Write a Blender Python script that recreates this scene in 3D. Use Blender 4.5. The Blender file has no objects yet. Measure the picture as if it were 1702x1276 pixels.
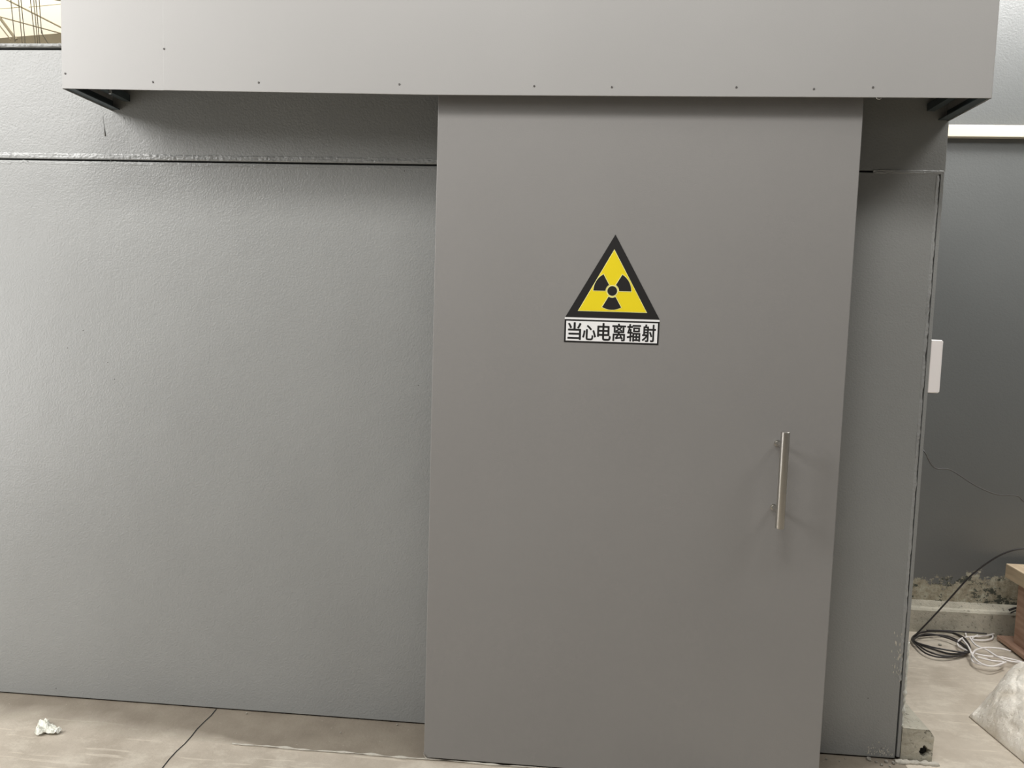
import bpy, bmesh, math, random
from mathutils import Vector, Matrix, noise
random.seed(7)
S = bpy.context.scene
C = S.collection

# ---------------------------------------------------------------- camera
F_PX = 1280.66
CAM = Vector((0.4823, -2.5623, 1.5614))
YAW, PITCH, ROLL = 0.0822, -0.0852, 0.0306
cy_, sy_ = math.cos(YAW), math.sin(YAW)
FWD = Vector((-sy_ * math.cos(PITCH), cy_ * math.cos(PITCH), math.sin(PITCH)))
R0 = Vector((cy_, sy_, 0)); U0 = R0.cross(FWD)
RGT = R0 * math.cos(ROLL) + U0 * math.sin(ROLL)
UPV = -R0 * math.sin(ROLL) + U0 * math.cos(ROLL)
cd = bpy.data.cameras.new('camera'); cam = bpy.data.objects.new('camera', cd); C.objects.link(cam)
m3 = Matrix((RGT, UPV, -FWD)).transposed()
cam.matrix_world = Matrix.Translation(CAM) @ m3.to_4x4()
cd.sensor_width = 36; cd.lens = F_PX / 1702 * 36; cd.clip_start = .05; cd.clip_end = 200
S.camera = cam

def pray(x, y):
    return FWD * F_PX + RGT * (x - 851) - UPV * (y - 638)
def onY(x, y, Y):
    d = pray(x, y); return CAM + d * ((Y - CAM.y) / d.y)
def onZ(x, y, Z):
    d = pray(x, y); return CAM + d * ((Z - CAM.z) / d.z)

# ---------------------------------------------------------------- world, light, exposure
S.view_settings.view_transform = 'Standard'; S.view_settings.look = 'None'
S.view_settings.gamma = 1; S.view_settings.use_curve_mapping = False
S.view_settings.exposure = 0.0
w = bpy.data.worlds.new('world'); S.world = w; w.use_nodes = True
nt = w.node_tree; bg = nt.nodes['Background']
tc = nt.nodes.new('ShaderNodeTexCoord'); sp = nt.nodes.new('ShaderNodeSeparateXYZ')
rp = nt.nodes.new('ShaderNodeValToRGB')
nt.links.new(tc.outputs['Generated'], sp.inputs[0])
mr = nt.nodes.new('ShaderNodeMapRange'); mr.inputs[1].default_value = -1; mr.inputs[2].default_value = 1
nt.links.new(sp.outputs[2], mr.inputs[0]); nt.links.new(mr.outputs[0], rp.inputs[0])
nt.links.new(rp.outputs[0], bg.inputs[0]); bg.inputs[1].default_value = 1.0
e = rp.color_ramp.elements
e[0].position = .50; e[0].color = (.20, .20, .195, 1)
e[1].position = .54; e[1].color = (.15, .15, .148, 1)
k = e.new(.60); k.color = (.04, .04, .04, 1)
k = e.new(.95); k.color = (.06, .06, .06, 1)

def area(name, loc, target, sx, sy, power, col):
    l = bpy.data.lights.new(name, 'AREA'); l.shape = 'RECTANGLE'; l.size = sx; l.size_y = sy
    l.energy = power; l.color = col
    o = bpy.data.objects.new(name, l); C.objects.link(o); o.location = loc
    o.rotation_euler = (Vector(target) - Vector(loc)).to_track_quat('-Z', 'Y').to_euler()
    return o
area('side_floodlight', (-3.25, -1.8, 3.4), (-1.2, .2, 1.8), 1.7, 1.4, 116, (1, .985, .965))
area('low_side_fill', (-3.1, -.95, 1.2), (-1.8, .2, .9), 1.0, 1.5, 26, (1, .985, .97))  # unseen fill added to brighten the left end of the wall low down
area('overhead_floodlight', (-.3, -2.8, 5.2), (-.3, 0, 1), 1.2, 1.2, 54, (1, .98, .955))
area('overhead_fill', (0, -1.9, 4.4), (0, 0, 1), 4.0, .5, 58, (1, .98, .955))  # added fill above the door, makes the walls fade darker downward
area('front_right_fill', (3.4, -1.5, 4.8), (2.3, .4, 0), 1.4, 1.4, 62, (1, .975, .94))  # added lamp without a fixture, lifts the right-hand floor and sack
area('far_wall_fill', (2.9, .75, 4.0), (2.6, 1.5, 2.7), 1.8, .4, 90, (1, .985, .965))  # invented fill close to the far wall, brightens its upper part
area('daylight_on_roof', (-17, 17, 24), (-17, 18, 12), 14, 12, 4500, (1, .93, .80))

# ---------------------------------------------------------------- materials
def mat(name, col, rough=.5, metal=0, spec=.5):
    m = bpy.data.materials.new(name); m.use_nodes = True
    b = m.node_tree.nodes['Principled BSDF']
    b.inputs['Base Color'].default_value = (*col, 1); b.inputs['Roughness'].default_value = rough
    b.inputs['Metallic'].default_value = metal; b.inputs['Specular IOR Level'].default_value = spec
    return m
def N(m, t, **kw):
    n = m.node_tree.nodes.new(t)
    for k_, v in kw.items(): setattr(n, k_, v)
    return n
def L(m, a, b): m.node_tree.links.new(a, b)
def coords(m, scale=(1, 1, 1)):
    t = N(m, 'ShaderNodeTexCoord'); mp = N(m, 'ShaderNodeMapping'); mp.inputs['Scale'].default_value = scale
    L(m, t.outputs['Object'], mp.inputs[0]); return mp.outputs[0]
def noise_node(m, co, scale, detail=4, rough=.55):
    n = N(m, 'ShaderNodeTexNoise'); n.inputs['Scale'].default_value = scale
    n.inputs['Detail'].default_value = detail; n.inputs['Roughness'].default_value = rough
    L(m, co, n.inputs['Vector']); return n.outputs['Fac']
def ramp(m, fac, stops):
    r = N(m, 'ShaderNodeValToRGB'); el = r.color_ramp.elements
    while len(el) < len(stops): el.new(.5)
    for q, (p_, c_) in zip(el, stops):
        q.position = p_; q.color = (*c_, 1) if len(c_) == 3 else c_
    L(m, fac, r.inputs[0]); return r.outputs[0]
def mix(m, fac, a, b):
    n = N(m, 'ShaderNodeMix', data_type='RGBA')
    L(m, fac, n.inputs[0])
    for s, v in ((6, a), (7, b)):
        if hasattr(v, 'is_output'): L(m, v, n.inputs[s])
        else: n.inputs[s].default_value = (*v, 1)
    return n.outputs[2]
def math_(m, op, a, b=None, clamp=False):
    n = N(m, 'ShaderNodeMath', operation=op); n.use_clamp = clamp
    for i, v in enumerate((a, b)):
        if v is None: continue
        if hasattr(v, 'is_output'): L(m, v, n.inputs[i])
        else: n.inputs[i].default_value = v
    return n.outputs[0]
def bump(m, h, strength, dist):
    b = N(m, 'ShaderNodeBump'); b.inputs['Strength'].default_value = strength
    b.inputs['Distance'].default_value = dist
    L(m, h, b.inputs['Height']); L(m, b.outputs[0], m.node_tree.nodes['Principled BSDF'].inputs['Normal'])
def bcol(m, c): L(m, c, m.node_tree.nodes['Principled BSDF'].inputs['Base Color'])

def paint(name, c, rough, peel=.12, var=.05, fine=160):
    m = mat(name, c, rough)
    co = coords(m)
    a = tuple(v * (1 - var) for v in c); b = tuple(v * (1 + var) for v in c)
    bcol(m, ramp(m, noise_node(m, co, 1.3, 3), [(.35, a), (.65, b)]))
    h = math_(m, 'ADD', noise_node(m, co, fine, 2), math_(m, 'MULTIPLY', noise_node(m, co, 9, 2), 1.2))
    bump(m, h, peel, .004)
    r = N(m, 'ShaderNodeMapRange'); r.inputs[3].default_value = rough - .05; r.inputs[4].default_value = rough + .06
    L(m, noise_node(m, co, 3, 4), r.inputs[0])
    L(m, r.outputs[0], m.node_tree.nodes['Principled BSDF'].inputs['Roughness'])
    return m
M = {}
M['wall'] = paint('grey_wall_paint', (.265, .27, .262), .39, .33, .04)
M['door'] = paint('grey_door_paint', (.246, .239, .230), .48, .10, .02, 220)
M['canopy'] = paint('grey_canopy_paint', (.352, .346, .336), .48, .05, .02, 220)
M['frame'] = paint('dark_steel_paint', (.045, .06, .065), .5, .1)
M['weld'] = paint('painted_weld', (.30, .305, .298), .32, .9, .1, 60)
M['gap'] = mat('dark_gap', (.012, .012, .012), .9)
M['steel'] = mat('brushed_steel', (.55, .53, .49), .3, 1)
co = coords(M['steel'], (40, 40, 2)); bump(M['steel'], noise_node(M['steel'], co, 20, 2), .08, .001)
M['chrome'] = mat('bright_metal', (.8, .8, .78), .25, 1)
M['screw'] = mat('dark_screw_metal', (.13, .125, .12), .4, .5)
M['black'] = mat('sign_black', (.012, .011, .011), .5)
M['yellow'] = mat('sign_yellow', (.85, .68, .012), .45)
M['pale'] = mat('sign_pale_yellow', (.85, .82, .35), .45)
M['white'] = mat('sign_white', (.88, .88, .88), .45)
M['plastic'] = mat('white_plastic', (.93, .89, .875), .35)
M['cream'] = mat('cream_rail_paint', (.72, .66, .53), .45)
M['cable_black'] = mat('black_cable_sheath', (.03, .027, .027), .45)
M['cable_grey'] = mat('grey_cable_sheath', (.11, .11, .11), .4)
M['cable_white'] = mat('white_cable_sheath', (.80, .77, .75), .45)

# concrete floor
m = M['floor'] = mat('concrete_floor', (.4, .36, .3), .55)
co = coords(m)
n1 = noise_node(m, co, 1.4, 6, .6); n2 = noise_node(m, co, 7, 8, .65); n3 = noise_node(m, co, 90, 3)
base = ramp(m, n1, [(.3, (.33, .285, .225)), (.5, (.43, .375, .305)), (.7, (.54, .485, .40))])
base = mix(m, ramp(m, n2, [(.35, (.0, .0, .0)), (.7, (.55, .55, .55))]), base, (.62, .56, .47))
# trowel sweeps and scuffs
cs = coords(m, (2.2, 3.4, 1)); sw = noise_node(m, cs, 2.2, 10, .75)
base = mix(m, ramp(m, sw, [(.50, (0, 0, 0)), (.60, (.28, .28, .28)), (.72, (.05, .05, .05))]), base, (.78, .73, .62))
for rot, sc_, seed_ in ((.55, 1.3, 0), (-.5, 1.1, 9), (1.15, .9, 21)):
    mp_ = N(m, 'ShaderNodeMapping'); mp_.inputs['Rotation'].default_value = (0, 0, rot); mp_.inputs['Location'].default_value = (seed_, seed_, 0)
    mp_.inputs['Scale'].default_value = (sc_, 16, 1); L(m, coords(m), mp_.inputs[0])
    st_ = noise_node(m, mp_.outputs[0], 2.0, 3, .5)
    base = mix(m, ramp(m, st_, [(.655, (0, 0, 0)), (.68, (.5, .5, .5)), (.72, (.15, .15, .15))]), base, (.72, .66, .55))
base = mix(m, ramp(m, noise_node(m, co, 38, 4, .7), [(.68, (0, 0, 0)), (.74, (.6, .6, .6))]), base, (.22, .19, .15))
# smooth cement strip along the wall foot, continued left as a soft-edged darker band
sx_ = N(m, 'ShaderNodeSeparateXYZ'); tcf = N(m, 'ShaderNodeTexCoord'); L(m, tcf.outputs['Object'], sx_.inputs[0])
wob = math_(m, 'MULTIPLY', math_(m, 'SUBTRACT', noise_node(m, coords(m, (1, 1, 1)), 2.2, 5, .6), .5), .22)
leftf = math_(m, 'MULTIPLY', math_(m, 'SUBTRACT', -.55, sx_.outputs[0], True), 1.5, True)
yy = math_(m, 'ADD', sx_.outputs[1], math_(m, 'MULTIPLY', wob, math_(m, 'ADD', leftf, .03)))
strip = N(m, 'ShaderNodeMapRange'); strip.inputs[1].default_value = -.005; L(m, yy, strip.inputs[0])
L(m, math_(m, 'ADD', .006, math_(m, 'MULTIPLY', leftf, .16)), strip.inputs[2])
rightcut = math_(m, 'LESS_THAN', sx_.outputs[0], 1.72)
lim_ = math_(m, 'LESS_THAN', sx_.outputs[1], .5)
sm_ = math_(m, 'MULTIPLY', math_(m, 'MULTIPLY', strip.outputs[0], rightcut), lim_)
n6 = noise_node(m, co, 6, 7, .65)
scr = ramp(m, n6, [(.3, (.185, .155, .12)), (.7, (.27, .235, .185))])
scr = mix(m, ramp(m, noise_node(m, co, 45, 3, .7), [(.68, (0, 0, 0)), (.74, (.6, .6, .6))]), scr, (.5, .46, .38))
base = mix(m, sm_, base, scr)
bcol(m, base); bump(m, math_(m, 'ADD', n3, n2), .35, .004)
m = M['screed'] = mat('smooth_screed', (.27, .24, .19), .5)
co = coords(m); n2 = noise_node(m, co, 6, 7, .65)
b_ = ramp(m, n2, [(.3, (.215, .185, .145)), (.7, (.33, .295, .235))])
b_ = mix(m, ramp(m, noise_node(m, co, 45, 3, .7), [(.68, (0, 0, 0)), (.74, (.6, .6, .6))]), b_, (.5, .46, .38))
bcol(m, b_); bump(m, n2, .3, .004)
m = M['concrete'] = mat('raw_concrete', (.35, .33, .27), .85)
co = coords(m); n2 = noise_node(m, co, 9, 8, .65); n4 = noise_node(m, co, 55, 5, .7)
b_ = ramp(m, n2, [(.3, (.34, .32, .26)), (.7, (.54, .51, .42))])
b_ = mix(m, ramp(m, n4, [(.34, (.9, .9, .9)), (.42, (0, 0, 0))]), b_, (.16, .15, .12))
bcol(m, b_); bump(m, math_(m, 'ADD', n2, n4), .7, .006)
m = M['mortar'] = mat('pale_mortar', (.55, .52, .45), .9)
co = coords(m); bump(m, noise_node(m, co, 70, 6, .7), .9, .006)
M['white_plaster'] = mat('white_plaster', (.68, .68, .62), .8)
co = coords(M['white_plaster']); bump(M['white_plaster'], noise_node(M['white_plaster'], co, 60, 6, .7), .9, .006)

# far wall: dark glossy paint with its lowest band peeled off ragged
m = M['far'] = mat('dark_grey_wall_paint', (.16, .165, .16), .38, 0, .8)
t_ = N(m, 'ShaderNodeTexCoord'); s_ = N(m, 'ShaderNodeSeparateXYZ'); L(m, t_.outputs['Object'], s_.inputs[0])
co = coords(m, (1, 1, 1)); nn = noise_node(m, co, 5, 9, .72); nf = noise_node(m, co, 26, 8, .8)
nn = math_(m, 'ADD', nn, math_(m, 'MULTIPLY', math_(m, 'SUBTRACT', s_.outputs[0], 2.30), .62))
lim = math_(m, 'ADD', math_(m, 'MULTIPLY', nn, .34), math_(m, 'MULTIPLY', nf, .16))
f = math_(m, 'SUBTRACT', lim, math_(m, 'SUBTRACT', s_.outputs[2], -.01))
peelmask = ramp(m, f, [(.0, (0, 0, 0)), (.01, (1, 1, 1))])
pc = ramp(m, nf, [(.35, (.19, .165, .11)), (.5, (.33, .30, .22)), (.68, (.48, .47, .38))])
keep = ramp(m, noise_node(m, coords(m, (1, 1, 1.5)), 9, 10, .8), [(.535, (0, 0, 0)), (.545, (1, 1, 1))])
pc = mix(m, keep, pc, (.05, .055, .04))
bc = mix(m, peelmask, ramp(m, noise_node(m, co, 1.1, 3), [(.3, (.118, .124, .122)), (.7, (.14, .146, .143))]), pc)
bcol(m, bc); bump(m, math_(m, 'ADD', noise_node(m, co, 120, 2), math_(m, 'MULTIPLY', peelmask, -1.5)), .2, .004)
rr = N(m, 'ShaderNodeMapRange'); rr.inputs[3].default_value = .36; rr.inputs[4].default_value = .9
L(m, peelmask, rr.inputs[0]); L(m, rr.outputs[0], m.node_tree.nodes['Principled BSDF'].inputs['Roughness'])

def wood(name, a, b):
    m = mat(name, a, .6); c = coords(m, (12, 1.2, 12)); n = noise_node(m, c, 4, 8, .6)
    bcol(m, ramp(m, n, [(.3, a), (.7, b)])); bump(m, n, .3, .003); return m
M['wood_light'] = wood('pale_board', (.50, .38, .25), (.70, .57, .40))
M['wood_red'] = wood('reddish_board', (.34, .20, .14), (.50, .34, .25))
m = M['sack'] = mat('woven_white_sack', (.80, .76, .68), .7)
co = coords(m); wv = noise_node(m, co, 10, 6, .6)
bcol(m, ramp(m, wv, [(.3, (.72, .65, .54)), (.5, (.86, .81, .72)), (.8, (.90, .87, .79))]))
bump(m, math_(m, 'ADD', math_(m, 'MULTIPLY', wv, 2.5), noise_node(m, coords(m, (1, 3, 1)), 22, 5, .6)), .8, .012)
M['paper'] = mat('crumpled_paper', (.80, .80, .72), .8)
M['truss'] = mat('truss_paint', (.80, .74, .60), .7)
M['farshed'] = paint('shed_wall_sheet', (.42, .38, .31), .7)
# translucent roof sheets, lit through by the sky above
m = M['roof'] = bpy.data.materials.new('translucent_roof_sheet'); m.use_nodes = True
m.node_tree.nodes.clear()
out = N(m, 'ShaderNodeOutputMaterial'); tr = N(m, 'ShaderNodeBsdfTranslucent'); df = N(m, 'ShaderNodeBsdfDiffuse')
tr.inputs[0].default_value = (1, .97, .86, 1); df.inputs[0].default_value = (.9, .88, .8, 1)
mx = N(m, 'ShaderNodeMixShader'); mx.inputs[0].default_value = .12
L(m, tr.outputs[0], mx.inputs[1]); L(m, df.outputs[0], mx.inputs[2]); L(m, mx.outputs[0], out.inputs[0])

# ---------------------------------------------------------------- mesh helpers
def obj(name, bm, m, parent=None, smooth=False, bev=0, seg=2):
    bmesh.ops.recalc_face_normals(bm, faces=bm.faces)
    me = bpy.data.meshes.new(name); bm.to_mesh(me); bm.free()
    if smooth:
        for p in me.polygons: p.use_smooth = True
    me.materials.append(M[m] if isinstance(m, str) else m)
    o = bpy.data.objects.new(name, me); C.objects.link(o)
    if parent: o.parent = parent; o.matrix_parent_inverse = Matrix.Translation(-parent.location)
    if bev:
        b = o.modifiers.new('bevel', 'BEVEL'); b.width = bev; b.segments = seg; b.limit_method = 'ANGLE'
    return o
def tag(o, label=None, cat=None, group=None, kind=None):
    if label: o['label'] = label
    if cat: o['category'] = cat
    if group: o['group'] = group
    if kind: o['kind'] = kind
    return o
def thing(name, loc, label, cat, group=None):
    o = bpy.data.objects.new(name, None); C.objects.link(o); o.location = loc; o.empty_display_size = .1
    return tag(o, label, cat, group)
def box(bm, x0, x1, y0, y1, z0, z1):
    v = [bm.verts.new(c) for c in ((x0, y0, z0), (x1, y0, z0), (x1, y1, z0), (x0, y1, z0), (x0, y0, z1), (x1, y0, z1), (x1, y1, z1), (x0, y1, z1))]
    for f in ((0, 3, 2, 1), (4, 5, 6, 7), (0, 1, 5, 4), (1, 2, 6, 5), (2, 3, 7, 6), (3, 0, 4, 7)):
        bm.faces.new([v[i] for i in f])
    return bm
def B(*a): return box(bmesh.new(), *a)
def prism(pts, y0, y1, bm=None):            # polygon in x,z pushed from y0 to y1
    bm = bm or bmesh.new()
    a = [bm.verts.new((x, y0, z)) for x, z in pts]; b = [bm.verts.new((x, y1, z)) for x, z in pts]
    bm.faces.new(a); bm.faces.new(b[::-1]); n = len(pts)
    for i in range(n): bm.faces.new((a[i], b[i], b[(i + 1) % n], a[(i + 1) % n]))
    return bm
def tube(bm, pts, r, n=8, closed=False):
    pts = [Vector(p) for p in pts]; rings = []
    K = len(pts)
    for i, p in enumerate(pts):
        if closed: d = pts[(i + 1) % K] - pts[i - 1]
        else: d = pts[min(i + 1, K - 1)] - pts[max(i - 1, 0)]
        d.normalize(); up = Vector((0, 0, 1)) if abs(d.z) < .9 else Vector((1, 0, 0))
        a = d.cross(up).normalized(); b = d.cross(a)
        rad = r[i] if isinstance(r, (list, tuple)) else r
        rings.append([bm.verts.new(p + (a * math.cos(t) + b * math.sin(t)) * rad) for t in [2 * math.pi * j / n for j in range(n)]])
    for i in range(K if closed else K - 1):
        A, Bb = rings[i], rings[(i + 1) % K]
        for j in range(n): bm.faces.new((A[j], A[(j + 1) % n], Bb[(j + 1) % n], Bb[j]))
    if not closed: bm.faces.new(rings[0][::-1]); bm.faces.new(rings[-1])
    return bm
def smooth_path(pts, per=8, closed=False):
    pts = [Vector(p) for p in pts]; out = []; n = len(pts)
    for i in range(n if closed else n - 1):
        if closed: a, b, c, d = pts[i - 1], pts[i], pts[(i + 1) % n], pts[(i + 2) % n]
        else: a, b, c, d = pts[max(i - 1, 0)], pts[i], pts[i + 1], pts[min(i + 2, n - 1)]
        for k_ in range(per):
            t = k_ / per
            out.append(.5 * (2 * b + (c - a) * t + (2 * a - 5 * b + 4 * c - d) * t * t + (3 * b - a - 3 * c + d) * t ** 3))
    if not closed: out.append(pts[-1])
    return out
def rough_bead(p0, p1, r, step=.006, amp=.5, seed=0, n=8):   # lumpy weld bead between two points
    bm = bmesh.new(); p0, p1 = Vector(p0), Vector(p1); K = max(3, int((p1 - p0).length / step))
    pts, rs = [], []
    for i in range(K + 1):
        p = p0.lerp(p1, i / K)
        a = noise.noise(Vector((p.x * 70, p.z * 70, seed))); b = noise.noise(Vector((p.x * 9, p.z * 9, seed + 5)))
        pts.append(p + Vector((0, 0, a * r * .35)) if abs(p1.x - p0.x) > .1 else p + Vector((a * r * .35, 0, 0)))
        rs.append(max(r * .35, r * (1 + amp * a + amp * b)))
    return tube(bm, pts, rs, n)

YW = .2334
def ragged_strip(u0, u1, w0, w1, seed, vertical=False, step=.003, rows=9, depth=.0042):
    # uneven welded and filled seam: a strip of lumpy relief standing a few millimetres proud of the sheet
    bm = bmesh.new(); K = int((u1 - u0) / step); g = []
    for i in range(K + 1):
        u = u0 + (u1 - u0) * i / K; row = []
        ragged = .0035 * noise.noise(Vector((u * 22, seed, 0))) + .002 * noise.noise(Vector((u * 75, seed, 1)))
        for j in range(rows + 1):
            t = j / rows; w = w0 + (w1 + ragged - w0) * t
            env = min(1, t / .12, (1 - t) / .25)
            long_ = noise.noise(Vector((u * 9, w * 330, seed + 3))); lump = noise.noise(Vector((u * 85, w * 240, seed + 7)))
            patch = max(0, noise.noise(Vector((u * 7, 0, seed + 11)))) * 1.8
            hgt = env * (.35 + .45 * long_ + (.25 + patch) * lump) * depth
            y = YW - hgt + .0004
            row.append(bm.verts.new((w, y, u) if vertical else (u, y, w)))
        g.append(row)
    for a, b in zip(g[:-1], g[1:]):
        for j in range(rows): bm.faces.new((a[j], a[j + 1], b[j + 1], b[j]))
    return bm
# ================================================================ SETTING
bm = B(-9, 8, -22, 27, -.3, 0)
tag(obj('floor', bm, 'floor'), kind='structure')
# left end of the shed floor goes on further out
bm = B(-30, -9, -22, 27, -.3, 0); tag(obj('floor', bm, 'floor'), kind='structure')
# expansion joint in the floor and the smooth screed strip in front of the wall
bm = bmesh.new(); path = [(-.871 + .003 * math.sin(i * 1.7), .235 - i * .05, 0) for i in range(60)]
for i in range(len(path) - 1):
    a, b = path[i], path[i + 1]; h = .0022
    v = [bm.verts.new((a[0] - h, a[1], .0012)), bm.verts.new((a[0] + h, a[1], .0012)), bm.verts.new((b[0] + h, b[1], .0012)), bm.verts.new((b[0] - h, b[1], .0012))]
    bm.faces.new(v)
o = obj('trim_1', bm, 'gap'); tag(o, 'thin dark joint line cut across the concrete floor', kind='structure')
bm = bmesh.new(); pts, rs = [], []
for x in [-.70 + i * .01 for i in range(150)]:
    pts.append((x, .004 + .006 * noise.noise(Vector((x * 6, 0, 0))), .003)); rs.append(max(.0010, .0030 + .006 * noise.noise(Vector((x * 19, 3, 0)))))
tube(bm, pts, rs, 6); o = obj('trim_2', bm, 'mortar', smooth=True); tag(o, 'low rough cement ridge on the floor in front of the door', kind='structure')

# front wall of the shielded room: lower sheet, upper sheet, weld seam, corner bar
SEAM = 2.1017; TOPZ = 2.500; XR = 1.7101
bm = bmesh.new()
seamz = lambda x: SEAM + (.006 if x > -1 else 0)
bm = B(-7, 1.693, YW, YW + .08, .006, SEAM - .004)
wf = obj('wall_front', bm, 'wall', bev=.0015); tag(wf, kind='structure')
o = obj('upper_sheet', B(-7, XR + .003, YW + .001, YW + .08, SEAM + .003, TOPZ), 'wall', wf, bev=.0015)
obj('seam_groove', B(-7, XR - .004, YW + .012, YW + .06, SEAM - .006, SEAM + .005), 'gap', wf)
obj('weld_seam', ragged_strip(-2.4, .02, SEAM + .004, SEAM + .024, 1), 'weld', wf, smooth=True)
obj('weld_seam', rough_bead((-7, YW, SEAM + .0095), (-2.4, YW, SEAM + .0095), .0045, step=.02, seed=1), 'weld', wf, smooth=True)
obj('weld_smear', ragged_strip(-2.4, .02, SEAM - .0195, SEAM - .0055, 17, depth=.0026), 'wall', wf, smooth=True)
obj('weld_seam', ragged_strip(1.475, 1.708, SEAM - .007, SEAM + .007, 9), 'weld', wf, smooth=True)
obj('corner_groove', B(1.6925, 1.6985, YW + .012, YW + .06, .006, SEAM - .01), 'gap', wf)
obj('corner_bar', B(1.6985, XR, YW - .001, YW + .08, .012, SEAM + .001), 'wall', wf, bev=.001)
obj('corner_weld', ragged_strip(.30, 2.09, 1.6835, 1.6955, 12, vertical=True, depth=.004), 'weld', wf, smooth=True)
# cap along the wall top
obj('cap_groove', B(-7, -1.30, YW + .01, YW + .07, TOPZ, TOPZ + .010), 'gap', wf)
obj('wall_cap', B(-7, -1.2, YW - .006, YW + .09, TOPZ + .008, TOPZ + .022), 'wall', wf, bev=.002)
obj('weld_seam', rough_bead((-7, YW - .005, TOPZ + .014), (-1.25, YW - .005, TOPZ + .014), .0055, step=.004, seed=20, amp=.9), 'weld', wf, smooth=True)
# faint vertical sheet joint in the lower sheet
obj('sheet_joint', rough_bead((-.897, YW + .0021, 1.36), (-.897, YW + .0021, SEAM - .03), .0025, seed=31, amp=.25, n=6), 'wall', wf, smooth=True)
# paint runs under the canopy end
bm = bmesh.new(); q = onY(171, 193, YW + .0013); q2 = onY(175, 226, YW + .0013)
tube(bm, [q, q.lerp(q2, .6), q2], [.0012, .0018, .0035], 6); obj('paint_run', bm, 'wall', wf, smooth=True)
# dark specks on the sheet
bm = bmesh.new()
for px, py in ((138, 549), (179, 602), (112, 578), (93, 1144), (206, 196), (46, 268), (184, 267), (672, 284), (695, 640), (150, 1160), (190, 630), (1465, 1243), (1443, 1160)):
    p = onY(px, py, YW - .0006); bmesh.ops.create_icosphere(bm, subdivisions=1, radius=.0022, matrix=Matrix.Translation(p) @ Matrix.Diagonal((1, .3, 1, 1)))
o = obj('paint_specks', bm, 'screw', wf); o['kind'] = 'stuff'
# scraped patch with bare plaster low on the corner
bm = bmesh.new()
for k_ in range(46):
    px = 1497 + random.gauss(0, 3.2) - abs(random.gauss(0, 5)); py = 1088 + random.gauss(0, 18)
    p = onY(px, py, YW - .0004); s = random.uniform(.0012, .004)
    bmesh.ops.create_icosphere(bm, subdivisions=1, radius=s, matrix=Matrix.Translation(p) @ Matrix.Diagonal((.6, .25, random.uniform(1, 3), 1)))
o = obj('scraped_paint', bm, 'mortar', wf); o['kind'] = 'stuff'
bm = bmesh.new()
for k_ in range(60):
    px = random.uniform(1440, 1492); py = 1256 - abs(random.gauss(0, 7)) - (1492 - px) * .05
    p = onY(px, py, YW - .0004); s = random.uniform(.0008, .0022)
    bmesh.ops.create_icosphere(bm, subdivisions=1, radius=s, matrix=Matrix.Translation(p) @ Matrix.Diagonal((1, .25, 1.6, 1)))
o = obj('mortar_splashes', bm, 'mortar', wf); o['kind'] = 'stuff'

# side wall and roof of the shielded room
bm = B(1.63, XR - .0015, YW + .08, 1.56, .0, TOPZ + .2)
ws = obj('wall_side', bm, 'wall'); tag(ws, kind='structure')
bm = bmesh.new(); pts = []; rs = []
for i in range(64):
    z = .13 + i * .005; pts.append((XR + .0012, YW + .0005, z)); rs.append(max(.002, .0042 + .006 * noise.noise(Vector((z * 45, 0, 2)))))
tube(bm, pts, rs, 7); obj('bare_plaster_edge', bm, 'white_plaster', ws, smooth=True)
tag(obj('ceiling', B(-7, 1.66, YW + .09, 1.56, TOPZ - .03, TOPZ + .01), 'wall'), kind='structure')

# far wall
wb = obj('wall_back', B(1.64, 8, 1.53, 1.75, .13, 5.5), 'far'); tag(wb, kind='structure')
bm = prism([(0, 0)] * 3, 0, 1) if False else bmesh.new()
prof = [(1.49, 0), (1.49, .118), (1.497, .128), (1.515, .132), (1.529, .160), (1.54, .166), (1.60, .166), (1.60, 0)]
K = 90; rings = []
for i in range(K + 1):
    x = XR - .05 + i * (6.3 / K)
    rings.append([bm.verts.new((x, y + .004 * noise.noise(Vector((x * 5, z * 9, 1))), z + .003 * noise.noise(Vector((x * 3, y, 4))) if z > 0 else 0)) for y, z in prof])
for a, b in zip(rings[:-1], rings[1:]):
    for j in range(len(prof)): bm.faces.new((a[j], b[j], b[(j + 1) % len(prof)], a[(j + 1) % len(prof)]))
bm.faces.new(rings[0]); bm.faces.new(rings[-1][::-1])
tag(obj('baseboard_back', bm, 'concrete'), kind='structure')
tr1 = obj('trim_3', B(XR + .0, 8, 1.49, 1.53, 2.518, 2.576), 'cream', bev=.003); tag(tr1, 'cream rail across the dark far wall', kind='structure')

# ---------------------------------------------------------------- shed beyond, top left
RD = 25
shed = bmesh.new()
a = onY(-700, 124, 27); b = onY(0, 63, RD); c = onY(98, 55, RD); d = onY(500, 22, 23.5)
vt = [shed.verts.new((q.x, q.y, q.z)) for q in (a, b, c, d)]; vb = [shed.verts.new((q.x, q.y, 0)) for q in (a, b, c, d)]
vt2 = [shed.verts.new((q.x, q.y + .2, q.z)) for q in (a, b, c, d)]; vb2 = [shed.verts.new((q.x, q.y + .2, 0)) for q in (a, b, c, d)]
for i in range(3):
    shed.faces.new((vb[i], vb[i + 1], vt[i + 1], vt[i])); shed.faces.new((vb2[i], vb2[i + 1], vt2[i + 1], vt2[i])); shed.faces.new((vt[i], vt[i + 1], vt2[i + 1], vt2[i]))
shed.faces.new((vb[0], vt[0], vt2[0], vb2[0])); shed.faces.new((vb[3], vt[3], vt2[3], vb2[3]))
tag(obj('wall_far_end', shed, 'farshed'), kind='structure')
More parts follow.
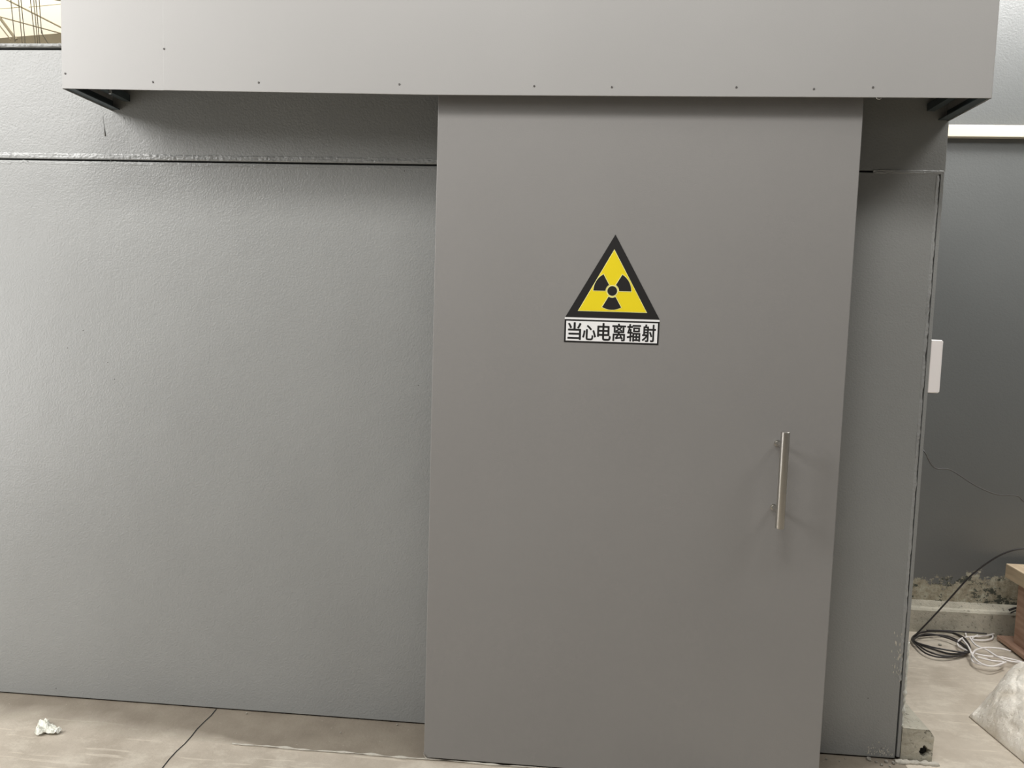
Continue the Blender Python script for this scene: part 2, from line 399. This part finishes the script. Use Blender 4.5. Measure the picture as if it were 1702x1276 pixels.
# roof sheet climbing from the far end wall towards the camera
rf = bmesh.new(); cs_ = []
for q in (a, b, c, d):
    cs_.append(((q.x, q.y + .1, q.z - .02), (q.x, 8, q.z + 2.5)))
for off in (0, .06):
    pass
v0 = [rf.verts.new(Vector(p[0])) for p in cs_]; v1 = [rf.verts.new(Vector(p[1])) for p in cs_]
for i in range(3): rf.faces.new((v0[i], v0[i + 1], v1[i + 1], v1[i]))
tag(obj('ceiling_shed', rf, 'roof'), kind='structure')
def truss_member(p, q, Y, r, root, name, n=6):
    bm = bmesh.new(); A = onY(*p, Y); Bb = onY(*q, Y); tube(bm, [A, Bb], r, n); return obj(name, bm, 'truss', root)
tY = 16
root = thing('roof_truss', onY(50, 50, tY), 'pale steel roof truss bracing seen over the grey wall, top left', 'truss')
sc = (tY - CAM.y) / F_PX
truss_member((-90, -52), (118, 54), tY, 1.5 * sc, root, 'top_chord')
truss_member((0, 28), (118, 60), tY, 1.1 * sc, root, 'bottom_chord')
truss_member((-12, 14), (27, 66), tY, 2.4 * sc, root, 'diagonal_brace')
truss_member((-20, 18), (18, 66), tY, 1.0 * sc, root, 'diagonal_brace')
truss_member((80, -4), (125, 4), tY, 2.3 * sc, root, 'crossbeam')
wires = [((15, -30), (25, 70)), ((28, -30), (37, 74)), ((32, -30), (42, 74)), ((47, -30), (59, 74)), ((53, -30), (63, 74)), ((57, -30), (66, 74)), ((63, -30), (69, 56))]
for i, (p, q) in enumerate(wires):
    bm = bmesh.new(); tube(bm, [onY(*p, 12), onY(*q, 12)], .7 * (12 - CAM.y) / F_PX, 5)
    if i == 6: tube(bm, [onY(69, 50, 12), onY(71, 58, 12), onY(80, 72, 12)], .9 * (12 - CAM.y) / F_PX, 5)
    o = obj('hanging_wire', bm, 'truss')
    lab = ['thin hanging wire, leftmost of those seen over the wall', 'thin hanging wire, second from the left over the wall', 'thin hanging wire, third from the left over the wall',
           'thin hanging wire, fourth from the left over the wall', 'thin hanging wire, fifth from the left over the wall', 'thin hanging wire, sixth from the left over the wall', 'thin hanging wire nearest the canopy, ending in a bent tail'][i]
    tag(o, lab, 'wire', 'wires hanging from the shed roof')
for i, (p, q) in enumerate((((-40, 18), (33, 12)), ((48, 12), (110, 6)))):
    bm = bmesh.new(); tube(bm, [onY(*p, 22), onY(*q, 22)], .6 * 24.5 / F_PX, 5); o = obj('roof_purlin', bm, 'truss')
    tag(o, ['thin roof purlin at the photo left edge over the wall', 'thin roof purlin running behind the canopy end'][i], 'purlin', 'roof purlins')

# ================================================================ DOOR AND CANOPY
DW = 1.35; DT = .11; DB = .0108; DTOP = 2.40
door = obj('door_1', prism([(.013, DB), (DW, DB), (DW, DTOP), (0, DTOP), (0, DB + .013)], 0, DT), 'door', bev=.0022, seg=3)
tag(door, kind='structure')
bm = bmesh.new(); tube(bm, smooth_path([(-.001, -.001, DB + .017), (.002, -.003, DB + .009), (.008, -.003, DB + .002), (.014, -.001, DB - .001)], 4), .0016, 6)
obj('bent_corner_lip', bm, 'chrome', door, smooth=True)
# handle
h = bpy.data.objects.new('door_handle', None)
bm = bmesh.new(); HX, HY = 1.150, -.083
def lathe_z(bm, cx, cy, prof, n=28):
    rings = [[bm.verts.new((cx + r * math.cos(2 * math.pi * j / n), cy + r * math.sin(2 * math.pi * j / n), z)) for j in range(n)] for r, z in prof]
    for a, b in zip(rings[:-1], rings[1:]):
        for j in range(n): bm.faces.new((a[j], a[(j + 1) % n], b[(j + 1) % n], b[j]))
    bm.faces.new(rings[0][::-1]); bm.faces.new(rings[-1]); return bm
z0, z1, R = .918, 1.230, .0138
lathe_z(bm, HX, HY, [(R - .0015, z0), (R, z0 + .0015), (R, z1 - .0015), (R - .0015, z1)])
hd = obj('door_handle', bm, 'steel', door, smooth=True); hd['label'] = 'brushed steel bar pull handle'
mod = hd.modifiers.new('edge', 'EDGE_SPLIT'); mod.split_angle = math.radians(40)
for z in (1.181, .968):
    bm = bmesh.new(); tube(bm, [(HX - .002, -.0, z), (HX - .002, -.004, z), (HX - .002, -.0045, z), (HX, HY, z)], [.0105, .0105, .0078, .0078], 20)
    o = obj('handle_post', bm, 'steel', hd); 

# canopy box over the sliding track
YC = -.0462; CT = 2.78
cbz = [(-1.2672, 2.2815), (-.912, 2.2775), (-.002, 2.2685), (.719, 2.2690), (1.329, 2.2700), (1.7084, 2.2700)]
cn = thing('door_track_canopy', (.22, YC, 2.27), 'long light grey sheet metal box cover above the sliding door', 'canopy')
def cz(x):
    for (a, za), (b, zb) in zip(cbz[:-1], cbz[1:]):
        if x <= b + 1e-6: return za + (zb - za) * (x - a) / (b - a)
    return cbz[-1][1]
def sheet(x0, x1, y0, t, dz=0):
    bm = bmesh.new(); K = 12; rr = []
    prof = [(y0, 0), (y0, CT), (y0 + t, CT), (y0 + t, 0)]
    for i in range(K + 1):
        x = x0 + (x1 - x0) * i / K
        rr.append([bm.verts.new((x, y, (cz(x) + dz) if z == 0 else z)) for y, z in prof])
    for a, b in zip(rr[:-1], rr[1:]):
        for j in range(4): bm.faces.new((a[j], b[j], b[(j + 1) % 4], a[(j + 1) % 4]))
    bm.faces.new(rr[0]); bm.faces.new(rr[-1][::-1]); return bm
obj('front_panel', sheet(-1.2672, -.911, YC + .0012, .002), 'canopy', cn, bev=.0006, seg=1)
obj('front_panel', sheet(-.913, 1.7090, YC, .0030), 'canopy', cn, bev=.0014, seg=2)
obj('end_panel', B(-1.2672, -1.2652, YC + .002, YW, 2.281, CT), 'canopy', cn)
obj('end_panel', B(1.7064, 1.7086, YC + .001, YW, 2.270, CT), 'canopy', cn)
obj('top_panel', B(-1.267, 1.708, YC, YW, CT, CT + .002), 'canopy', cn)
# inner angle frames at both ends
for s, xe, z in ((1, -1.2652, 2.285), (-1, 1.7064, 2.274)):
    bm = bmesh.new(); a, b = sorted((xe, xe + s * .004)); box(bm, a, b, YC + .003, YW - .002, z, z + .032)
    a, b = sorted((xe + s * .004, xe + s * .030)); box(bm, a, b, YC + .003, YW - .002, z, z + .004)
    obj('end_angle', bm, 'frame', cn)
    a, b = sorted((xe + s * .045, xe + s * .070)); obj('bracket_bar', B(a, b, YC + .003, YW - .002, z + .03, z + .055), 'frame', cn)
obj('bottom_angle', B(-1.262, 1.703, YC + .003, YC + .006, 2.284, 2.315), 'frame', cn)
obj('track_rail', B(-1.20, 1.65, .13, YW - .003, 2.44, 2.52), 'frame', cn)
bm = bmesh.new(); q = onY(183, 150, .08); tube(bm, [q + Vector((0, 0, .05)), q], .003, 8); tube(bm, [q, q - Vector((0, 0, .012))], .005, 6)
obj('hanging_bolt', bm, 'chrome', cn)
bm = bmesh.new(); q = onY(1461, 161.5, YC + .012)
tube(bm, [q + Vector((.0075 * math.cos(t), 0, .006 * math.sin(t))) for t in [i * math.pi / 8 for i in range(16)]], .0016, 6, True)
obj('ring_clip', bm, 'chrome', cn, smooth=True)
def screw_mesh():
    bm = bmesh.new(); n = 12; pr = [(.0034, 0), (.0032, -.001), (.0022, -.0018), (0.0010, -.0010)]
    rings = [[bm.verts.new((r * math.cos(2 * math.pi * j / n), y, r * math.sin(2 * math.pi * j / n))) for j in range(n)] for r, y in pr]
    for a, b in zip(rings[:-1], rings[1:]):
        for j in range(n): bm.faces.new((a[j], a[(j + 1) % n], b[(j + 1) % n], b[j]))
    bm.faces.new(rings[-1]); return bm
s0 = None
for x, z in ((-1.255, 2.33), (-.909, 2.41), (-.949, 2.304), (-.587, 2.304), (-.119, 2.301), (.317, 2.298), (.562, 2.296), (.947, 2.298), (1.182, 2.294), (1.358, 2.300)):
    if s0 is None: s0 = obj('screw', screw_mesh(), 'screw', cn); o = s0
    else: o = s0.copy(); C.objects.link(o)
    o.location = (x, YC + (.0012 if x < -.93 else 0), z)

# ================================================================ SIGN
CX = .5945
sg = thing('radiation_warning_sign', (CX, -.001, 1.488), 'yellow and black triangular radiation warning sign on the grey door', 'sign')
y_ = lambda k: -.0005 - k * .0004
tri = lambda pts, k, name, m_: obj(name, prism(pts, y_(k), y_(k - 1) + .0001), m_, sg)
tri([(.4415, 1.5715), (.7490, 1.5715), (.5945, 1.8430)], 1, 'black_triangle', 'black')
tri([(.4815, 1.5918), (.7075, 1.5918), (.5930, 1.7955)], 2, 'pale_outline', 'pale')
tri([(.4845, 1.5936), (.7045, 1.5936), (.5930, 1.7915)], 3, 'yellow_triangle', 'yellow')
TX, TZ = .5915, 1.6602
def arc(r, a0, a1, n=14): return [(TX + r * math.cos(math.radians(a0 + (a1 - a0) * i / n)), TZ + r * math.sin(math.radians(a0 + (a1 - a0) * i / n))) for i in range(n + 1)]
for a0 in (0, 120, 240):
    tri(arc(.0632, a0 - 2, a0 + 62) + arc(.0205, a0 + 66, a0 - 6), 4, 'trefoil_outline', 'pale')
    tri(arc(.0615, a0, a0 + 60) + arc(.0222, a0 + 60, a0), 5, 'trefoil_blade', 'black')
tri(arc(.0192, 0, 354, 30), 4, 'hub_outline', 'pale'); tri(arc(.0158, 0, 354, 30), 5, 'trefoil_hub', 'black')
tri([(.4395, 1.5640), (.7495, 1.5640), (.7495, 1.5700), (.4395, 1.5700)], 1, 'white_line', 'white')
tri([(.4395, 1.4880), (.7488, 1.4880), (.7492, 1.5635), (.4395, 1.5635)], 1, 'black_frame', 'black')
tri([(.4450, 1.4935), (.7438, 1.4935), (.7442, 1.5585), (.4450, 1.5585)], 2, 'white_panel', 'white')
chars = '\u5f53\u5fc3\u7535\u79bb\u8f90\u5c04'
dg = None
for i, ch in enumerate(chars):
    cu = bpy.data.curves.new('character', 'FONT'); cu.body = ch; cu.size = 1; cu.resolution_u = 3
    to = bpy.data.objects.new('tmp_text', cu); C.objects.link(to); bpy.context.view_layer.update()
    me = bpy.data.meshes.new_from_object(to.evaluated_get(bpy.context.evaluated_depsgraph_get()))
    bpy.data.objects.remove(to); bpy.data.curves.remove(cu)
    xs_ = [v.co.x for v in me.vertices]; ys_ = [v.co.y for v in me.vertices]
    x0, x1, y0, y1 = min(xs_), max(xs_), min(ys_), max(ys_)
    px0 = .4517 + i * .04865; W_, H_ = .0425, .0560 if i != 1 else .048
    src = [(px0 + (v.co.x - x0) / (x1 - x0) * W_, 1.4975 + (v.co.y - y0) / (y1 - y0) * H_) for v in me.vertices]
    polys = [tuple(p.vertices) for p in me.polygons]; bpy.data.meshes.remove(me)
    bm = bmesh.new(); kq = 0            # heavy strokes: the glyph swept a little all round
    for ax, az in [(0, 0)] + [(math.cos(t * math.pi / 4), math.sin(t * math.pi / 4)) for t in range(8)]:
        kq += 1
        vs = [bm.verts.new((x + ax * .00125, y_(3) - kq * .00001, z + az * .0009)) for x, z in src]
        for p in polys:
            try: bm.faces.new([vs[q] for q in p])
            except ValueError: pass
    o = obj('character', bm, 'black', sg)

# ================================================================ SMALL THINGS
# control box on the side wall
bx_ = thing('control_box', (XR, .27, 1.437), 'small white plastic box fixed to the side of the grey wall corner', 'box')
obj('housing', B(XR, XR + .040, .237, .36, 1.345, 1.531), 'plastic', bx_, bev=.004, seg=3)
obj('cover_plate', B(XR + .038, XR + .043, .240, .357, 1.349, 1.527), 'plastic', bx_, bev=.002)

def cable(name, pts, r, m_, label, per=10):
    bm = bmesh.new(); tube(bm, smooth_path(pts, per), r, 8); o = obj(name, bm, m_, smooth=True); return tag(o, label, 'cable')
P1 = [(XR + .02, .36, 1.42), (1.90, .80, 1.25), onY(1530, 737, 1.0)] + [onY(x, y, 1.0 + i * .06) for i, (x, y) in enumerate(((1538, 753), (1553, 777), (1580, 781), (1620, 806), (1655, 821), (1690, 824), (1706, 836), (1760, 860)))]
cable('thin_cable', P1, .0030, 'cable_grey', 'thin wavy grey cable hanging across the dark far wall')
P2 = [onZ(1517, 1060, .012), onY(1545, 1031, 1.36), onY(1580, 993, 1.35), onY(1610, 960, 1.32), onY(1640, 936, 1.30), onY(1670, 919, 1.27), onY(1706, 911, 1.24), onY(1780, 912, 1.2)]
coil = thing('black_cable_coil', onZ(1560, 1070, 0), 'loose coil of black cable lying on the concrete floor', 'cable')
bm = bmesh.new(); tube(bm, smooth_path(P2, 10), .0042, 8); obj('rising_end', bm, 'cable_black', coil, smooth=True)
loops = [
    [(1517, 1062), (1530, 1051), (1560, 1048), (1590, 1054), (1606, 1068), (1604, 1083), (1580, 1086), (1550, 1078), (1528, 1070)],
    [(1518, 1060), (1540, 1056), (1570, 1056), (1595, 1066), (1608, 1080), (1590, 1090), (1560, 1088), (1535, 1078)],
    [(1516, 1060), (1535, 1050), (1575, 1050), (1600, 1058), (1612, 1075), (1600, 1088), (1565, 1092), (1540, 1086), (1524, 1073)],
    [(1519, 1064), (1545, 1074), (1580, 1081), (1610, 1084), (1600, 1072), (1575, 1060), (1540, 1053)]]
for i, lp in enumerate(loops):
    bm = bmesh.new(); pts = [onZ(x, y, .006 + i * .006) for x, y in lp]
    tube(bm, smooth_path(pts, 8, True), .0042, 8, True); obj('loop', bm, 'cable_black', coil, smooth=True)
bm = bmesh.new(); tube(bm, smooth_path([onZ(x, y, .03) for x, y in ((1540, 1047), (1570, 1048), (1605, 1050), (1640, 1053))], 8), .004, 8); obj('loose_end', bm, 'cable_black', coil, smooth=True)
wc = thing('white_cable_coil', onZ(1630, 1080, 0), 'tangled white cable on the floor beside the wooden stand', 'cable')
loops = [
    [(1606, 1058), (1607, 1048), (1630, 1048), (1648, 1053), (1649, 1061), (1635, 1064), (1616, 1062), (1625, 1055)],
    [(1592, 1066), (1600, 1060), (1615, 1058), (1640, 1056), (1659, 1051)],
    [(1592, 1066), (1594, 1074), (1615, 1084), (1640, 1090), (1665, 1092), (1700, 1100)],
    [(1615, 1090), (1618, 1100), (1640, 1106), (1660, 1106), (1668, 1100), (1650, 1098), (1625, 1092)],
    [(1612, 1060), (1622, 1072), (1640, 1080), (1660, 1092), (1680, 1099), (1708, 1101)],
    [(1616, 1088), (1622, 1080), (1640, 1076), (1665, 1078), (1680, 1082)],
    [(1600, 1062), (1610, 1075), (1617, 1090), (1630, 1102), (1650, 1107), (1672, 1100)]]
for i, lp in enumerate(loops):
    bm = bmesh.new(); pts = [onZ(x, y, .010 + i * .005) for x, y in lp]
    tube(bm, smooth_path(pts, 8), .0042, 8); obj('strand', bm, 'cable_white', wc, smooth=True)
bm = bmesh.new(); tube(bm, smooth_path([onY(1677, 1014, 1.47), onY(1690, 1010, 1.47), onY(1715, 1009, 1.47), onY(1760, 1012, 1.47)], 6), .006, 8)
tube(bm, smooth_path([onY(1680, 1018, 1.46), onY(1692, 1014, 1.46), onY(1715, 1013, 1.46)], 6), .004, 8)
tag(obj('cable_end', bm, 'cable_black', smooth=True), 'short black cable end behind the wooden stand', 'cable')

# wooden stand at the right edge
st = thing('wooden_stand', (2.95, 1.2, 0), 'rough wooden stand with a pale top board at the right edge', 'stand')
obj('top_board', B(2.688, 3.3, .75, 1.45, .330, .402), 'wood_light', st, bev=.004)
obj('post', B(2.706, 2.86, .95, 1.36, .030, .330), 'wood_red', st, bev=.003)
bm = bmesh.new(); box(bm, 2.668, 3.3, 1.02, 1.44, .010, .030); obj('bottom_board', bm, 'wood_red', st, bev=.003)
obj('bottom_board', B(3.05, 3.25, .80, 1.44, 0, .010), 'wood_red', st); obj('bottom_board', B(2.90, 3.0, .80, 1.44, 0, .010), 'wood_red', st)

# white sack lying bottom right
A = Vector((2.130, .600)); ex = Vector((.70, .64)).normalized(); ey = Vector((.10, -.92)).normalized()
bm = bmesh.new(); NU, NV = 96, 110; LU, LV = .60, .85; topg, botg = [], []
for i in range(NU + 1):
    ru, rb = [], []
    for j in range(NV + 1):
        u, v = i / NU, j / NV
        p = A + ex * (u * LU) + ey * (v * LV)
        eu = min(u, 1 - u) * LU; ev = min(v, 1 - v) * LV
        prof = (1 - math.exp(-eu / .10)) * (1 - math.exp(-ev / .07))
        hh = .235 * prof + .012 * min(1, min(eu, ev) / .01)
        nz = noise.noise(Vector((p.x * 7, p.y * 7, 0))) * .030 - .016 * (1 - abs(noise.noise(Vector((p.x * 6 + p.y * 4, p.y * 5, 3))))) ** 14 - .009 * (1 - abs(noise.noise(Vector((p.x * 14 - p.y * 5, p.y * 12 - p.x * 6, 8))))) ** 14
        hh += nz * min(1, prof * 3)
        ru.append(bm.verts.new((p.x, p.y, max(.004, hh + .006)))); rb.append(bm.verts.new((p.x, p.y, .003)))
    topg.append(ru); botg.append(rb)
for i in range(NU):
    for j in range(NV):
        bm.faces.new((topg[i][j], topg[i + 1][j], topg[i + 1][j + 1], topg[i][j + 1])); bm.faces.new((botg[i][j], botg[i][j + 1], botg[i + 1][j + 1], botg[i + 1][j]))
for i in range(NU):
    bm.faces.new((topg[i][0], botg[i][0], botg[i + 1][0], topg[i + 1][0])); bm.faces.new((topg[i][NV], topg[i + 1][NV], botg[i + 1][NV], botg[i][NV]))
for j in range(NV):
    bm.faces.new((topg[0][j], topg[0][j + 1], botg[0][j + 1], botg[0][j])); bm.faces.new((topg[NU][j], botg[NU][j], botg[NU][j + 1], topg[NU][j + 1]))
tag(obj('woven_sack', bm, 'sack', smooth=True), 'wrinkled off-white woven sack lying on the floor, bottom right', 'sack')

# concrete footing running back along the side wall
ft = bmesh.new(); x0, x1 = XR + .001, 1.824
prof = [(x0, 0), (x1 - .003, 0), (x1, .098), (x1 - .018, .122), (x0, .125)]
K = 60; rings = []
for i in range(K + 1):
    y = YW - .002 + i * 1.25 / K
    rings.append([ft.verts.new((x + (.003 * noise.noise(Vector((y * 14, z * 20, x))) if x > x0 else 0), y, z + (.003 * noise.noise(Vector((y * 16, x * 20, 7))) if z > 0 else 0))) for x, z in prof])
for a, b in zip(rings[:-1], rings[1:]):
    for j in range(5): ft.faces.new((a[j], b[j], b[(j + 1) % 5], a[(j + 1) % 5]))
ft.faces.new(rings[-1][::-1])
# front face as a fine grid so the broken hole is a real recess
def inside_x(z):
    return (x1 - .003 + .003 * z / .098) if z < .098 else x1 - .018 * (z - .098) / .024
NG = 40; g = []
HC = onY(1536, 1249, YW)
for i in range(NG + 1):
    z = .124 * i / NG; row = []
    for j in range(NG + 1):
        x = x0 + (inside_x(z) - x0) * j / NG
        dx, dz = x - HC.x, z - HC.z; rr_ = .0172 * (1 + .55 * noise.noise(Vector((math.atan2(dz, dx) * 1.6, 1, 0))))
        d_ = math.hypot(dx, dz * .85); y = YW - .003
        y += .002 * noise.noise(Vector((x * 60, z * 60, 0)))
        if d_ < rr_: y += .028
        row.append(ft.verts.new((x, y, z)))
    g.append(row)
for i in range(NG):
    for j in range(NG): ft.faces.new((g[i][j], g[i][j + 1], g[i + 1][j + 1], g[i + 1][j]))
fo = obj('concrete_footing', ft, 'concrete'); tag(fo, 'rough concrete footing block with a broken dark hole beside the wall corner', 'footing')
bm = bmesh.new(); bmesh.ops.create_icosphere(bm, subdivisions=3, radius=.0160, matrix=Matrix.Translation((HC.x, YW + .022, HC.z)) @ Matrix.Diagonal((1.05, .5, 1.1, 1)))  # near-black lump in the recess, its colour deepens the shade inside
for v in bm.verts: v.co += Vector((noise.noise(v.co * 200), noise.noise(v.co * 180), noise.noise(v.co * 150))) * .003
o = obj('hole', bm, 'gap', fo); o['label'] = 'black lump set in the broken hole as its painted shade'
bm = bmesh.new(); pts = []; rs = []
for i in range(34):
    t = i / 33; x = 1.690 + t * .15; pts.append((x, YW - .016 + .004 * noise.noise(Vector((x * 40, 0, 0))), .003)); rs.append(max(.003, .009 + .007 * noise.noise(Vector((x * 60, 1, 0)))))
tube(bm, pts, rs, 7)
for v in bm.verts: v.co += Vector((noise.noise(v.co * 120), noise.noise(v.co * 130), .6 * noise.noise(v.co * 110))) * .004
obj('mortar_bead', bm, 'mortar', fo, smooth=True)

# crumbs of mortar at the wall foot, one object each
proto = None
def crumb_mesh(seed):
    bm = bmesh.new(); bmesh.ops.create_icosphere(bm, subdivisions=2, radius=1)
    for v in bm.verts: v.co *= 1 + .45 * noise.noise(v.co * 1.7 + Vector((seed, 0, 0)))
    return bm
crumbs = [(1444, 1262, 8, 'white mortar crumb at the wall foot, the largest one there'), (1473, 1266, 6, 'pale mortar crumb right of the largest white one, third from the footing'), (1465, 1271, 5, 'pale mortar crumb lying in front of the wall-foot row, nearest the camera'), (1395, 1264, 2.5, 'tiny pale crumb on the floor near the door, nearer the camera of two'), (1405, 1260, 3, 'tiny pale crumb against the wall foot, between door and largest crumb'),
          (1456, 1266, 4, 'small mortar crumb directly right of the largest white one'), (1485, 1268, 6, 'pale mortar crumb closest to the concrete footing'), (1479, 1273, 4, 'small mortar crumb second from the concrete footing, set forward'), (1373, 1261, 4, 'small pale chip on the floor right beside the door edge'),
          (566, 1218, 2.5, 'tiny white chip on the dark cement strip left of the door'), (410, 1186, 3, 'small white chip at the wall foot near the floor joint'), (660, 1205, 3, 'small chip at the wall foot just left of the door'), (1562, 1072, 5, 'small white crumb inside the black cable coil')]
meshes = []
for i, (px, py, s, lab) in enumerate(crumbs):
    q = onZ(px, py, .002); r = s * .5 * (q.y - CAM.y) / F_PX
    if i < 4: o = obj('mortar_crumb', crumb_mesh(i * 3.3), 'mortar'); meshes.append(o)
    else: o = meshes[i % 4].copy(); C.objects.link(o)
    o.scale = (r, r, r * .75); o.location = (q.x, q.y, max(r * .6, .002) + (.003 if q.y > 0 and px < 1300 else 0)); o.rotation_euler.z = i * 1.3
    tag(o, lab, 'crumb', 'mortar crumbs and chips on the floor')

# crumpled scrap of paper on the floor at left
bm = bmesh.new(); c0 = onZ(79, 1216, 0); n = 26
poly = [onZ(x, y, 0) for x, y in ((57, 1224), (62, 1212), (66, 1199), (70, 1203), (78, 1202), (86, 1208), (92, 1212), (96, 1217), (104, 1217), (96, 1222), (86, 1224), (76, 1221), (66, 1225))]
rg = []
K = 7
for kk in range(K + 1):
    t = kk / K; row = []
    for i in range(len(poly) * 3):
        a = poly[i // 3]; b = poly[(i // 3 + 1) % len(poly)]; p = a.lerp(b, (i % 3) / 3)
        q = c0.lerp(p, max(t, .02))
        h_ = .003 + .012 * (1 - t) ** .6 + .045 * abs(noise.noise(Vector((q.x * 70, q.y * 60, 2)))) * (1 - .5 * t) + .012 * noise.noise(Vector((q.x * 160, q.y * 150, 5))) * (1 - t) + .004
        row.append(bm.verts.new((q.x, q.y, h_)))
    rg.append(row)
for a, b in zip(rg[:-1], rg[1:]):
    L_ = len(a)
    for i in range(L_): bm.faces.new((a[i], a[(i + 1) % L_], b[(i + 1) % L_], b[i]))
bm.faces.new(rg[0])
o = obj('paper_scrap', bm, 'paper'); sm = o.modifiers.new('thickness', 'SOLIDIFY'); sm.thickness = .0012
tag(o, 'crumpled white paper scrap on the concrete floor, bottom left', 'paper')
